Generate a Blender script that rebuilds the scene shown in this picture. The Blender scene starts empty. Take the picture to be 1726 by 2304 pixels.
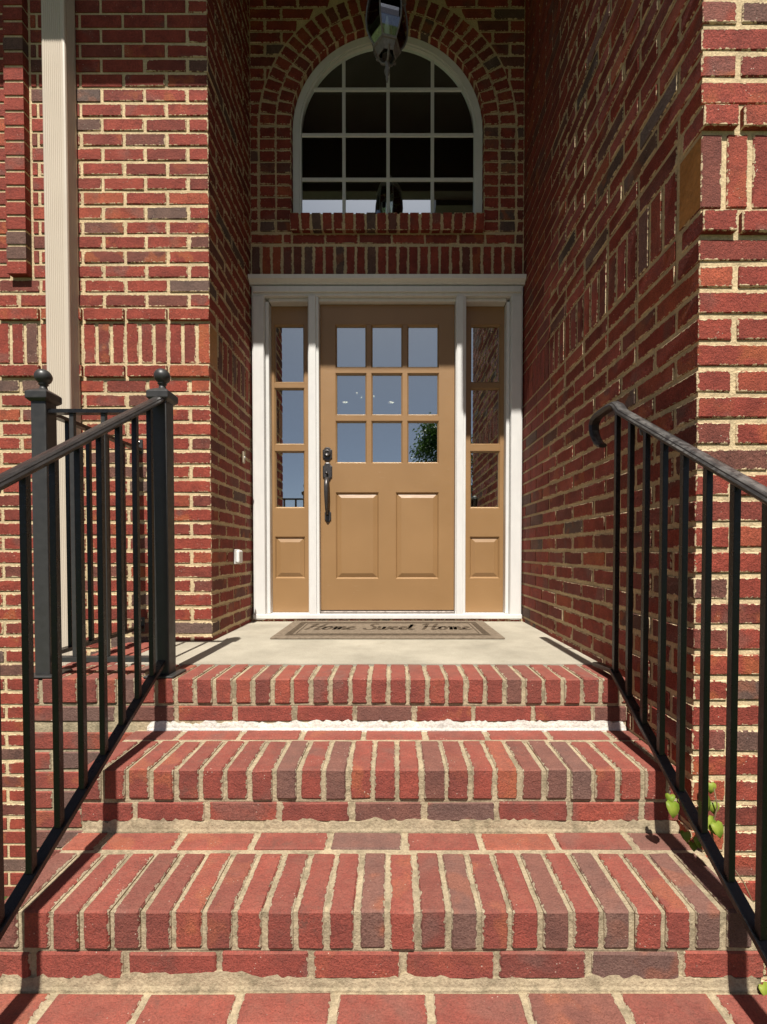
import bpy, bmesh, math, random
from mathutils import Vector, Matrix
R = math.radians
rnd = random.Random(7)
sc = bpy.context.scene

# ------------------------------------------------------------------ camera, sky, sun, exposure
CAMZ, FPX, CX, CY, PITCH = .467, 994.0, 883.7, 1261.2, .0205
cam_d = bpy.data.cameras.new('camera'); cam = bpy.data.objects.new('camera', cam_d)
sc.collection.objects.link(cam); sc.camera = cam
cam.location = (0, 0, CAMZ); cam.rotation_euler = (math.pi/2 - PITCH, 0, 0)
cam_d.sensor_width = 36; cam_d.lens = FPX/2304*36
cam_d.shift_x = -(CX-863)/2304; cam_d.shift_y = (CY-1152)/2304
cam_d.clip_start = .02; cam_d.clip_end = 2000

SUN_EL, SUN_AZ = R(58.0), R(1.0)
w = bpy.data.worlds.new('World'); sc.world = w; w.use_nodes = True
wn = w.node_tree; bg = wn.nodes['Background']
sky = wn.nodes.new('ShaderNodeTexSky'); sky.sky_type = 'NISHITA'; sky.sun_disc = False
sky.sun_elevation = SUN_EL; sky.sun_rotation = math.pi - SUN_AZ
sky.air_density = .36; sky.dust_density = 1.35; sky.ozone_density = 1.0
wn.links.new(sky.outputs[0], bg.inputs[0]); bg.inputs[1].default_value = .05
sd = bpy.data.lights.new('sun', 'SUN'); sd.energy = 5.0; sd.angle = R(.53); sd.color = (1, .95, .87)
so = bpy.data.objects.new('sun', sd); sc.collection.objects.link(so)
sdir = Vector((math.sin(SUN_AZ)*math.cos(SUN_EL), math.cos(SUN_AZ)*math.cos(SUN_EL), -math.sin(SUN_EL)))
so.rotation_euler = sdir.to_track_quat('-Z', 'Y').to_euler(); so.location = (0, -6, 9)
sc.view_settings.view_transform = 'Standard'; sc.view_settings.look = 'None'
sc.view_settings.exposure = .54; sc.view_settings.gamma = 1.0; sc.view_settings.use_curve_mapping = False
sc.cycles.max_bounces = 8; sc.cycles.use_denoising = True
try: sc.cycles.sample_clamp_indirect = 6
except Exception: pass

# ------------------------------------------------------------------ node helpers
class NT:
    def __init__(s, name):
        s.m = bpy.data.materials.new(name); s.m.use_nodes = True
        s.t = s.m.node_tree; s.t.nodes.clear()
        s.out = s.t.nodes.new('ShaderNodeOutputMaterial')
    def n(s, typ, props=None, **ins):
        nd = s.t.nodes.new('ShaderNode'+typ)
        for k, v in (props or {}).items(): setattr(nd, k, v)
        for k, v in ins.items():
            key = int(k[1:]) if k[0] == 'i' and k[1:].isdigit() else k.replace('_', ' ')
            s.set(nd.inputs[key], v)
        return nd
    def set(s, sock, v):
        if hasattr(v, 'bl_idname') and hasattr(v, 'outputs'): s.t.links.new(v.outputs[0], sock)
        elif isinstance(v, bpy.types.NodeSocket): s.t.links.new(v, sock)
        else:
            if isinstance(v, (tuple, list)) and len(v) == 3 and sock.type == 'RGBA': v = (*v, 1)
            sock.default_value = v
    def math(s, op, a, b=0.0, c=None, clamp=False):
        nd = s.t.nodes.new('ShaderNodeMath'); nd.operation = op; nd.use_clamp = clamp
        s.set(nd.inputs[0], a); s.set(nd.inputs[1], b)
        if c is not None: s.set(nd.inputs[2], c)
        return nd.outputs[0]
    def noise(s, vec, scale, detail=2, rough=.5, dist=0.0):
        return s.n('TexNoise', Vector=vec, Scale=scale, Detail=detail, Roughness=rough, Distortion=dist).outputs[0]
    def mix(s, f, a, b, mode='MIX'):
        nd = s.t.nodes.new('ShaderNodeMix'); nd.data_type = 'RGBA'; nd.blend_type = mode
        s.set(nd.inputs[0], f); s.set(nd.inputs[6], a); s.set(nd.inputs[7], b)
        return nd.outputs[2]
    def smooth(s, v, lo, hi, a=0.0, b=1.0):
        nd = s.t.nodes.new('ShaderNodeMapRange'); nd.interpolation_type = 'SMOOTHSTEP'
        s.set(nd.inputs[0], v)
        for i, q in zip((1, 2, 3, 4), (lo, hi, a, b)): s.set(nd.inputs[i], q)
        return nd.outputs[0]
    def ramp(s, v, stops):
        nd = s.t.nodes.new('ShaderNodeValToRGB'); cr = nd.color_ramp
        while len(cr.elements) < len(stops): cr.elements.new(.5)
        for e, (p, c) in zip(cr.elements, stops): e.position = p; e.color = (*c, 1)
        s.set(nd.inputs[0], v); return nd.outputs[0]
    def bsdf(s, col, rough=.8, bump=None, bstr=.5, bdist=.002, spec=.3, metal=0.0):
        p = s.n('BsdfPrincipled')
        s.set(p.inputs['Base Color'], col); s.set(p.inputs['Roughness'], rough)
        p.inputs['Specular IOR Level'].default_value = spec; p.inputs['Metallic'].default_value = metal
        if bump is not None:
            b = s.n('Bump', Strength=bstr, Distance=bdist, Height=bump)
            s.t.links.new(b.outputs[0], p.inputs['Normal'])
        s.t.links.new(p.outputs[0], s.out.inputs[0]); return p

TONES = [(0, (.118, .082, .070)), (.10, (.138, .084, .068)), (.2, (.15, .066, .050)), (.3, (.178, .045, .033)),
         (.55, (.235, .047, .033)), (.8, (.28, .058, .038)), (1, (.33, .086, .044))]
MORTAR = (.63, .495, .305)
def brick_mat(name, from_object=True, dust=0.0, mortar=MORTAR, smear=.0045, ends=False):
    T = NT(name)
    if from_object:
        oi = T.n('ObjectInfo'); rn = oi.outputs['Random']
        tc = T.n('TexCoord').outputs['Object']
        off = T.n('CombineXYZ', X=T.math('MULTIPLY', rn, 37.0), Y=T.math('MULTIPLY', rn, 91.0), Z=T.math('MULTIPLY', rn, 13.0))
        vec = T.n('VectorMath', {'operation': 'ADD'}, i0=tc, i1=off).outputs[0]
        sep = T.n('SeparateColor', Color=oi.outputs['Color'])
        tone = sep.outputs[0]; hx, hy, hz = sep.outputs[1], sep.outputs[2], oi.outputs['Alpha']
        px = T.n('SeparateXYZ', Vector=tc)
        d = [T.math('SUBTRACT', h, T.math('ABSOLUTE', px.outputs[i])) for i, h in enumerate((hx, hy, hz))]
        mn, mx = T.math('MINIMUM', d[0], d[1]), T.math('MAXIMUM', d[0], d[1])
        med = d[0] if ends else T.math('MAXIMUM', mn, T.math('MINIMUM', mx, d[2]))
    else:
        at = T.n('Attribute', {'attribute_name': 'tone'}); tone = at.outputs['Fac']
        vec = T.n('TexCoord').outputs['Object']; rn = tone; med = None
    base = T.ramp(tone, TONES)
    n1 = T.noise(vec, 16, 4, .6)
    base = T.mix(1.0, base, T.ramp(n1, [(.25, (.66, .66, .68)), (.75, (1.28, 1.22, 1.16))]), 'MULTIPLY')
    # kiln flashing: dark ends on some bricks, orange bloom on others
    n2 = T.noise(vec, 7, 2, .5)
    amt = T.math('FRACT', T.math('MULTIPLY', rn, 17.31))
    fl = T.math('MULTIPLY', T.smooth(n2, .54, .66), T.smooth(amt, .45, .8))
    base = T.mix(T.math('MULTIPLY', fl, .5), base, (.14, .088, .072))
    amt2 = T.math('FRACT', T.math('MULTIPLY', rn, 53.7))
    fo = T.math('MULTIPLY', T.smooth(T.noise(vec, 11, 2), .52, .64), T.smooth(amt2, .6, .9))
    base = T.mix(T.math('MULTIPLY', fo, .6), base, (.36, .105, .04))
    n4 = T.noise(vec, 260, 2, .6)
    base = T.mix(1.0, base, T.ramp(n4, [(.3, (.60, .60, .60)), (.7, (1.36, 1.36, 1.36))]), 'MULTIPLY')
    vo = T.n('TexVoronoi', Vector=vec, Scale=95.0)
    spk = T.math('MULTIPLY', T.smooth(vo.outputs[0], .17, .10), T.smooth(T.noise(vec, 22, 1), .60, .68))
    base = T.mix(T.math('MULTIPLY', spk, .75), base, (.62, .55, .44))
    if dust:
        nz = T.n('SeparateXYZ', Vector=T.n('NewGeometry').outputs['Normal']).outputs[2]
        du = T.math('MULTIPLY', T.smooth(nz, .4, .9), T.smooth(T.noise(vec, 30, 4, .65), .3, .75, .35, 1.0))
        base = T.mix(T.math('MULTIPLY', du, dust), base, (.30, .128, .090))
        base = T.mix(.22, base, (.225, .098, .084))
        gp = T.n('NewGeometry').outputs['Position']
        gr = T.math('MULTIPLY', T.smooth(T.noise(gp, 6, 5, .7), .5, .72), T.smooth(T.noise(gp, 45, 4, .7), .4, .62))
        base = T.mix(T.math('MULTIPLY', gr, .5), base, (.10, .07, .055))
    wide = T.noise(vec, 75, 4, .62, .4)
    bh = T.math('ADD', T.math('MULTIPLY', T.noise(vec, 85, 4, .65, .6), 1.0), T.math('MULTIPLY', n4, .35))
    if med is not None and smear:
        wd = T.math('MULTIPLY', T.math('SUBTRACT', T.math('ADD', wide, T.math('MULTIPLY', T.noise(vec, 13, 1), .55)), .66), smear*5)
        msk = T.smooth(T.math('SUBTRACT', wd, med), -.0004, .0008)
        base = T.mix(T.math('MULTIPLY', msk, .92), base, mortar)
        bh = T.math('ADD', bh, T.math('MULTIPLY', msk, .6))
    T.bsdf(base, .86, bh, .95, .0042, .25)
    return T.m

def mortar_mat(name, col, dirt=.0):
    T = NT(name); v = T.n('NewGeometry').outputs['Position']
    n1 = T.noise(v, 9, 4, .6); n2 = T.noise(v, 130, 4, .65)
    c = T.mix(1.0, col, T.ramp(n1, [(.25, (.72, .72, .72)), (.75, (1.15, 1.14, 1.1))]), 'MULTIPLY')
    c = T.mix(1.0, c, T.ramp(n2, [(.3, (.72, .71, .70)), (.7, (1.14, 1.14, 1.14))]), 'MULTIPLY')
    if dirt:
        g = T.smooth(T.noise(v, 17, 5, .7), .48, .66)
        c = T.mix(T.math('MULTIPLY', g, dirt), c, (.20, .165, .105))
    T.bsdf(c, .93, T.math('ADD', n2, T.math('MULTIPLY', T.noise(v, 34, 3), 1.6)), .8, .004, .2)
    return T.m

def plain(name, col, rough=.5, spec=.4, metal=0.0, var=.12, vs=20, bump=.0, bs=200, stretch=(1, 1, 1)):
    T = NT(name); v = T.n('NewGeometry').outputs['Position']
    v = T.n('VectorMath', {'operation': 'MULTIPLY'}, i0=v, i1=stretch).outputs[0]
    n1 = T.noise(v, vs, 4, .6)
    lo = 1-var; hi = 1+var
    c = T.mix(1.0, col, T.ramp(n1, [(.25, (lo, lo, lo)), (.75, (hi, hi, hi))]), 'MULTIPLY')
    T.bsdf(c, T.smooth(T.noise(v, vs*1.7, 3), .3, .7, max(rough-.08, .02), min(rough+.08, 1)), T.noise(v, bs, 3) if bump else None, bump, .002, spec, metal)
    return T.m

M = {}
M['brick'] = brick_mat('brick wall clay')
M['brick_step'] = brick_mat('brick step clay', dust=.42, mortar=(.42, .345, .235), smear=.0042, ends=True)
M['brick_far'] = brick_mat('brick field clay', from_object=False)
M['mortar'] = mortar_mat('tan wall mortar', MORTAR)
M['mortar_step'] = mortar_mat('tan step mortar', (.43, .355, .24), .8)
M['cut_brick'] = plain('smooth cut brick', (.40, .18, .05), .6, .4, 0, .25, 60, .3, 150)
def paint_mat():
    T = NT('tan door paint'); v = T.n('NewGeometry').outputs['Position']
    sv = T.n('VectorMath', {'operation': 'MULTIPLY'}, i0=v, i1=(5, 5, 55)).outputs[0]
    n = T.noise(sv, 3, 4, .6); big = T.noise(v, 3, 2)
    c = T.mix(1.0, (.285, .165, .072), T.ramp(big, [(.3, (.93, .92, .9)), (.7, (1.06, 1.06, 1.06))]), 'MULTIPLY')
    sc_ = T.n('VectorMath', {'operation': 'MULTIPLY'}, i0=v, i1=(14, 14, 90)).outputs[0]
    z = T.n('SeparateXYZ', Vector=v).outputs[2]
    band = T.math('ADD', T.math('MULTIPLY', T.smooth(z, .90, .97), T.smooth(z, 1.06, 1.0)), T.math('MULTIPLY', T.smooth(z, .13, .18), T.smooth(z, .27, .22)))
    scuff = T.math('MULTIPLY', T.math('MULTIPLY', T.smooth(T.noise(sc_, 1.1, 5, .75), .56, .74), T.smooth(T.noise(v, 5, 2), .5, .66)), band)
    c = T.mix(T.math('MULTIPLY', scuff, .6), c, (.58, .45, .31))
    T.bsdf(c, T.smooth(n, .3, .7, .34, .48), n, .25, .0012, .45)
    return T.m
M['tan'] = paint_mat()
M['white'] = plain('white trim paint', (.66, .65, .625), .42, .45, 0, .05, 9, .12, 60, (4, 4, 1))
M['caulk'] = plain('aged caulk', (.62, .58, .5), .7, .3, 0, .15, 40)
M['iron'] = plain('black railing enamel', (.010, .0098, .010), .34, .5, 0, .3, 45, .35, 240)
M['iron_rail'] = plain('dark handrail enamel', (.030, .027, .026), .34, .5, 0, .35, 30, .3, 120, (3, .6, .6))
def worn_mat():
    T = NT('worn handrail enamel'); v = T.n('NewGeometry').outputs['Position']
    n1 = T.noise(v, 42, 5, .65); n2 = T.noise(T.n('VectorMath', {'operation': 'MULTIPLY'}, i0=v, i1=(26, 3.5, 3.5)).outputs[0], 2.0, 4, .6)
    nz = T.n('SeparateXYZ', Vector=T.n('NewGeometry').outputs['Normal']).outputs[2]
    wr_ = T.math('MULTIPLY', T.smooth(n2, .38, .62), T.smooth(nz, .0, .7))
    c = T.mix(T.math('MULTIPLY', wr_, T.smooth(n1, .35, .6)), (.026, .024, .024), (.12, .114, .108))
    T.bsdf(c, .40, n1, .4, .002, .5); return T.m
M['iron_worn'] = worn_mat()
M['post'] = plain('charcoal post enamel', (.036, .035, .034), .42, .5, 0, .12, 30, .12, 220)
M['bronze'] = plain('dark bronze hardware', (.075, .068, .066), .34, .6, .55, .3, 90)
M['alu'] = plain('threshold metal', (.34, .30, .27), .35, .5, .8, .2, 30)
M['spout'] = plain('beige downspout enamel', (.55, .475, .385), .42, .4, 0, .025, 3)
M['plastic'] = plain('white plastic', (.78, .78, .76), .4, .5, 0, .05, 20)
M['beige'] = plain('beige plastic', (.50, .42, .30), .5, .4, 0, .1, 40)
M['white_dep'] = mortar_mat('white mineral sealant', (.66, .64, .59))
M['soffit'] = plain('painted soffit board', (.045, .038, .032), .6, .3, 0, .1, 3)
M['shingle'] = plain('dark shingle', (.08, .07, .065), .9, .2, 0, .3, 14, .4, 60)
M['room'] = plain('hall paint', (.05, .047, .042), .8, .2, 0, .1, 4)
M['lantern'] = plain('weathered grey lantern metal', (.17, .155, .15), .55, .5, 0, .35, 70, .2, 180)
M['stem'] = plain('vine stem', (.16, .11, .06), .8, .2, 0, .3, 60)
M['bark'] = plain('tree bark', (.09, .07, .05), .9, .2, 0, .4, 18, .6, 40)
def leaf_mat(name, a, b, sc_=30):
    T = NT(name); v = T.n('NewGeometry').outputs['Position']
    c = T.mix(T.smooth(T.noise(v, sc_, 3), .3, .7), a, b)
    p = T.bsdf(c, .5, None, spec=.35)
    tr = T.n('BsdfTranslucent', Color=c); mx = T.n('MixShader', Fac=.35)
    T.t.links.new(p.outputs[0], mx.inputs[1]); T.t.links.new(tr.outputs[0], mx.inputs[2]); T.t.links.new(mx.outputs[0], T.out.inputs[0])
    return T.m
M['vine'] = leaf_mat('vine leaf', (.16, .26, .02), (.34, .40, .06))
M['tree'] = leaf_mat('tree leaf', (.03, .06, .012), (.055, .10, .02), 3)
def glass_mat(name, refl, tint):
    T = NT(name)
    g = T.n('BsdfGlossy', Color=tint, Roughness=.012); t = T.n('BsdfTransparent', Color=(.8, .83, .82, 1))
    lw = T.n('Fresnel', IOR=1.5)
    f = T.math('ADD', refl, lw.outputs[0], clamp=True)
    mx = T.n('MixShader', Fac=f)
    T.t.links.new(t.outputs[0], mx.inputs[1]); T.t.links.new(g.outputs[0], mx.inputs[2]); T.t.links.new(mx.outputs[0], T.out.inputs[0])
    return T.m
M['glass'] = glass_mat('coated door glass', .74, (.93, 1.0, .93, 1))
M['glass_win'] = glass_mat('window glass', .9, (.9, 1.0, 1.0, 1))
M['lglass'] = glass_mat('lantern glass', .06, (1, 1, 1, 1))
def emit(name, col, s):
    T = NT(name); e = T.n('Emission', Color=(*col, 1), Strength=s); T.t.links.new(e.outputs[0], T.out.inputs[0]); return T.m
M['bulb'] = emit('lit bulb', (1, .86, .66), 5.0)
def concrete_mat():
    T = NT('porch concrete'); v = T.n('NewGeometry').outputs['Position']
    n1 = T.noise(v, 3.0, 5, .65); n2 = T.noise(v, 160, 3, .6)
    c = T.mix(1.0, (.385, .35, .28), T.ramp(n1, [(.3, (.74, .74, .73)), (.7, (1.14, 1.14, 1.14))]), 'MULTIPLY')
    c = T.mix(1.0, c, T.ramp(n2, [(.3, (.86, .86, .85)), (.7, (1.08, 1.08, 1.08))]), 'MULTIPLY')
    st = T.smooth(T.noise(v, 14, 5, .7), .60, .72)
    c = T.mix(T.math('MULTIPLY', st, .38), c, (.26, .21, .14))
    T.bsdf(c, .85, n2, .35, .0015, .25); return T.m
M['concrete'] = concrete_mat()
def grass_mat():
    T = NT('lawn'); v = T.n('NewGeometry').outputs['Position']
    c = T.mix(T.noise(v, 1.2, 5, .7), (.035, .06, .015), (.075, .10, .025))
    T.bsdf(c, .9, T.noise(v, 60, 3), .8, .02, .2); return T.m
M['grass'] = grass_mat()
M['mat_pile'] = plain('taupe mat pile', (.185, .145, .105), .95, .1, 0, .3, 55, .9, 420)
M['mat_print'] = plain('brown mat print', (.085, .063, .043), .95, .1, 0, .5, 60, .9, 420)

# ------------------------------------------------------------------ mesh helpers
def link(o): sc.collection.objects.link(o); return o
def mesh_data(name, verts, faces, mat=None, smooth=False):
    me = bpy.data.meshes.new(name); me.from_pydata([tuple(v) for v in verts], [], faces); me.update()
    if mat: me.materials.append(M[mat])
    if smooth:
        for p in me.polygons: p.use_smooth = True
    return me
def tag(o, label=None, cat=None, group=None, kind=None):
    if label: o['label'] = label
    if cat: o['category'] = cat
    if group: o['group'] = group
    if kind: o['kind'] = kind
    return o
def thing(name, loc, label, cat, group=None):
    o = link(bpy.data.objects.new(name, None)); o.location = loc; o.empty_display_size = .05
    return tag(o, label, cat, group)
def wpos(o):
    p = Vector(o.location)
    while o.parent: o = o.parent; p += Vector(o.location)
    return p
def put(name, me, loc, parent=None, rot=(0, 0, 0)):
    o = link(bpy.data.objects.new(name, me)); o.rotation_euler = rot
    if parent: o.parent = parent; o.location = Vector(loc) - wpos(parent)
    else: o.location = loc
    return o
def solid(name, verts, faces, mat, parent=None, smooth=False):
    vs = [Vector(v) for v in verts]
    lo = Vector([min(v[i] for v in vs) for i in range(3)]); hi = Vector([max(v[i] for v in vs) for i in range(3)])
    c = (lo+hi)/2
    return put(name, mesh_data(name, [v-c for v in vs], faces, mat, smooth), c, parent)
BF = [(0, 3, 2, 1), (4, 5, 6, 7), (0, 1, 5, 4), (1, 2, 6, 5), (2, 3, 7, 6), (3, 0, 4, 7)]
def bv(x0, x1, y0, y1, z0, z1):
    return [(x0, y0, z0), (x1, y0, z0), (x1, y1, z0), (x0, y1, z0), (x0, y0, z1), (x1, y0, z1), (x1, y1, z1), (x0, y1, z1)]
def bevelled(verts, faces, off, seg=1, jit=0.0, rr=None):
    bm = bmesh.new(); vs = [bm.verts.new(v) for v in verts]
    for f in faces: bm.faces.new([vs[i] for i in f])
    bmesh.ops.recalc_face_normals(bm, faces=bm.faces)
    if off: bmesh.ops.bevel(bm, geom=list(bm.edges), offset=off, segments=seg, affect='EDGES', profile=.5)
    if jit:
        for v in bm.verts: v.co += Vector((rr.uniform(-jit, jit), rr.uniform(-jit, jit), rr.uniform(-jit, jit)))
    bm.verts.index_update()
    V = [v.co.copy() for v in bm.verts]; F = [tuple(v.index for v in f.verts) for f in bm.faces]; bm.free()
    return V, F
def bbox(name, x0, x1, y0, y1, z0, z1, mat, parent=None, bev=.002, seg=1):
    V, F = bevelled(bv(x0, x1, y0, y1, z0, z1), BF, bev, seg)
    return solid(name, V, F, mat, parent)
def multi(name, boxes, mat, parent=None):
    V, F = [], []
    for b in boxes:
        k = len(V); V += bv(*b); F += [tuple(i+k for i in f) for f in BF]
    return solid(name, V, F, mat, parent)
def sweep(pts, prof, side=Vector((1, 0, 0)), caps=True, scale=None):
    """profile (a, b): a along side, b along the normal of the path"""
    V, F = [], []; n = len(prof); P = [Vector(p) for p in pts]
    for i, p in enumerate(P):
        t = ((P[min(i+1, len(P)-1)]-p).normalized() + (p-P[max(i-1, 0)]).normalized()).normalized() if 0 < i < len(P)-1 else (P[min(i+1, len(P)-1)]-P[max(i-1, 0)]).normalized()
        nn = side.cross(t).normalized(); s_ = scale[i] if scale else 1
        for a, b in prof: V.append(p + side*a*s_ + nn*b*s_)
    for i in range(len(P)-1):
        for j in range(n):
            k = (j+1) % n; F.append((i*n+j, i*n+k, (i+1)*n+k, (i+1)*n+j))
    if caps: F += [tuple(range(n))[::-1], tuple((len(P)-1)*n+j for j in range(n))]
    return V, F
def tube(pts, rad, n=8):
    P = [Vector(p) for p in pts]; V, F = [], []
    for i, p in enumerate(P):
        t = (P[min(i+1, len(P)-1)]-P[max(i-1, 0)]).normalized()
        a = t.orthogonal().normalized() if i == 0 else (pa - t*pa.dot(t)).normalized()
        pa = a; b = t.cross(a); r = rad[i] if isinstance(rad, (list, tuple)) else rad
        for k in range(n):
            q = 2*math.pi*k/n; V.append(p + (a*math.cos(q)+b*math.sin(q))*r)
    for i in range(len(P)-1):
        for k in range(n):
            l = (k+1) % n; F.append((i*n+k, i*n+l, (i+1)*n+l, (i+1)*n+k))
    F += [tuple(range(n))[::-1], tuple((len(P)-1)*n+k for k in range(n))]
    return V, F
def lathe(prof, n, c, rot0=0.0):
    V, F = [], []
    for r, z in prof:
        for k in range(n):
            q = rot0+2*math.pi*k/n; V.append((c[0]+r*math.cos(q), c[1]+r*math.sin(q), c[2]+z))
    for i in range(len(prof)-1):
        for k in range(n):
            l = (k+1) % n; F.append((i*n+k, i*n+l, (i+1)*n+l, (i+1)*n+k))
    F += [tuple(range(n))[::-1], tuple((len(prof)-1)*n+k for k in range(n))]
    return V, F

# ------------------------------------------------------------------ bricks
_bm = {}
def brick_mesh(lx, ly, lz, mat, bev, var):
    key = (round(lx, 4), round(ly, 4), round(lz, 4), mat, var)
    if key not in _bm:
        rr = random.Random(hash(key[:3]) % 9999 + var*77)
        V, F = bevelled(bv(-lx/2, lx/2, -ly/2, ly/2, -lz/2, lz/2), BF, bev, 1, .0009, rr)
        _bm[key] = mesh_data('brick', V, F, mat)
    return _bm[key]
def tone(dark=.06):
    r = rnd.random()
    if r < dark: return rnd.uniform(0, .2)
    if r < dark+.12: return rnd.uniform(.2, .4)
    return min(1, max(.3, rnd.gauss(.63, .16)))
def project(p):
    x, y, z = p[0], p[1], p[2]-CAMZ
    d = y*math.cos(PITCH)-z*math.sin(PITCH); u = z*math.cos(PITCH)+y*math.sin(PITCH)
    if d < .05: return None
    return CX+FPX*x/d, CY-FPX*u/d, d
def seen_size(b, normal):
    c = Vector(b['c']); q = project(c)
    if not q: return 0
    m = 90 if q[2] > 1.2 else 130
    if not (-m < q[0] < 1726+m and -m < q[1] < 2304+m): return 0
    v = (Vector((0, 0, CAMZ))-c).normalized()
    dims = sorted(b['s']); area = dims[1]*dims[2]
    return max(0, v.dot(Vector(normal)))*area*(FPX/q[2])**2
def lay(parent, bricks, normal, mat='brick', bev=.0028, most=296):
    """the bricks that show largest become objects; the rest are one joined part"""
    for b in bricks: b['v'] = seen_size(b, normal)
    bricks.sort(key=lambda b: -b['v'])
    own = [b for b in bricks[:most] if b['v'] > 0]; rest = bricks[len(own):]
    for b in own:
        lx, ly, lz = b['s']
        if 'mesh' in b: me = b['mesh']
        else: me = brick_mesh(lx, ly, lz, b.get('mat', mat), b.get('bev', bev), rnd.randrange(4))
        j = b.get('j', .0011); c = Vector(b['c']) + Vector((rnd.uniform(-j, j), rnd.uniform(-j, j), rnd.uniform(-j, j)))
        q = b.get('rot', (0, 0, 0)); a = .006
        o = put('brick', me, c, parent, (q[0]+rnd.uniform(-a, a)*.6, q[1]+rnd.uniform(-a, a)*.7, q[2]+rnd.uniform(-a, a)))
        o.color = (b['t'], lx/2, ly/2, lz/2)
    if rest:
        V, F, tn = [], [], []
        for b in rest:
            lx, ly, lz = b['s']; mtx = Matrix.Translation(b['c']) @ Matrix.Rotation(b.get('rot', (0, 0, 0))[1], 4, 'Y')
            k = len(V); src = bv(-lx/2, lx/2, -ly/2, ly/2, -lz/2, lz/2)
            V += [mtx @ Vector(v) for v in src]; F += [tuple(i+k for i in f) for f in BF]; tn += [b['t']]*8
        o = solid('brick_field', V, F, 'brick_far', parent)
        at = o.data.attributes.new('tone', 'FLOAT', 'POINT'); at.data.foreach_set('value', tn)
        tag(o, kind='stuff')
def B(c, s, **k):
    d = dict(c=c, s=s, t=k.pop('t', None)); d['t'] = tone() if d['t'] is None else d['t']; d.update(k); return d

# ------------------------------------------------------------------ dimensions (metres, landing top = 0)
XL, XR, YB, YL, YR = -.941, .868, 2.965, 2.295, 1.267
C, J, BL, HW, BD = .0737, .0150, .2033, .0965, .0965   # course, joint, brick length, header width, brick depth
BH = C-J; ZC = 1.364; MOD = BL+J
ZS = ZC+C; SOL = .215; ZC2 = ZS+SOL; ZT = ZC2+C
GROUND = -1.323
rows = []      # (z bottom, kind, short at the left corner)
n = 1
while ZC-n*C > GROUND-.05: rows.append((ZC-n*C, 'run', n % 2 == 1)); n += 1
rows.append((ZC, 'corbel', False)); rows.append((ZC2, 'corbel', False))
m = 1
while ZT+(m-1)*C < 4.5: rows.append((ZT+(m-1)*C, 'run', m % 2 == 1)); m += 1

# ------------------------------------------------------------------ ground and surroundings
solid('lawn', [(-300, -300, GROUND-.03), (300, -300, GROUND-.03), (300, 300, GROUND-.03), (-300, 300, GROUND-.03)], [(0, 1, 2, 3)], 'grass')['kind'] = 'structure'
wk = bbox('walkway', -1.0, .95, -5.2, -.13, GROUND-.1, GROUND, 'concrete', None, .006); wk['kind'] = 'structure'

# ------------------------------------------------------------------ front walls
def front_wall(side, x0, x1, label):
    """side -1: runs to -X from the corner x0; +1: runs to +X"""
    yf = YL if side < 0 else YR
    w_ = thing('brick_wall', ((x0+x1)/2, yf, GROUND), label, 'wall')
    e = x0+side*.0042
    lo, hi = min(e, x1), max(e, x1)
    multi('mortar', [(lo, hi, yf+.0042, yf+.06, GROUND-.1, 5.0)], 'mortar', w_)
    L = []
    for z, kind, short in rows:
        if side > 0: short = not short
        if kind == 'corbel': short = side > 0
        y0 = yf-.013 if kind == 'corbel' else yf
        segs = []; u = 0; first = True; lim = abs(x1-x0)
        while u < lim:
            l = HW if (first and short) else BL
            if not (first and short and False):
                segs.append((u, min(u+l, lim), first, short))
            u += l+J; first = False
        for a, b, fst, sh in segs:
            if fst and sh:      # the corner brick of this course belongs to the side wall
                if kind != 'corbel': continue
            xa, xb = sorted((x0+side*a, x0+side*b))
            if xb-xa < .02: continue
            if side < 0 and z > 1.86 and kind == 'run':      # raised brick surround of the window beyond the downspout
                if xa < -1.838 and xb > -1.965:
                    parts = [(max(xa, -1.838), xb)] if xb > -1.838 else []
                    if xa < -1.965: parts.append((xa, -1.965))
                else: parts = [(xa, xb)]
            else: parts = [(xa, xb)]
            for pa, pb in parts:
                if pb-pa < .018: continue
                L.append(B(((pa+pb)/2, y0+BD/2, z+BH/2), (pb-pa, BD, BH)))
        if side < 0 and z > 1.86 and kind == 'run':
            L.append(B((-1.9015, yf-.032+.06, z+BH/2), (.0985, .12, BH), t=rnd.choice([.62, .7, .66, .55, .12, .75])))
    k = 0
    while k*C < abs(x1-x0)-.03:
        xa, xb = sorted((x0+side*k*C, x0+side*(k*C+BH)))
        dpt = BD if k == 0 else BD-.002
        q = B(((xa+xb)/2, yf+dpt/2, ZS+.1015), (BH, dpt, .203))
        if k == 0:      # corner soldier: smooth sawn bed face towards the entry
            V, F = bevelled(bv(-BH/2, BH/2, -dpt/2, dpt/2, -.1015, .1015), BF, .0028, 1)
            me = mesh_data('brick', V, F, 'brick'); me.materials.append(M['cut_brick'])
            for p in me.polygons:
                if p.normal.x*-side > .8: p.material_index = 1
            q['mesh'] = me
        L.append(q)
        k += 1
    if side < 0: multi('surround_mortar', [(-1.948, -1.857, yf-.0275, yf+.05, 1.905, 4.6)], 'mortar', w_)
    lay(w_, L, (0, -1, 0))
    return w_
front_wall(-1, XL, -3.3, 'sunlit red brick wall behind the beige downspout')
front_wall(1, XR, 2.6, 'sunlit red brick wall end face beside the right stair railing')

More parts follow.
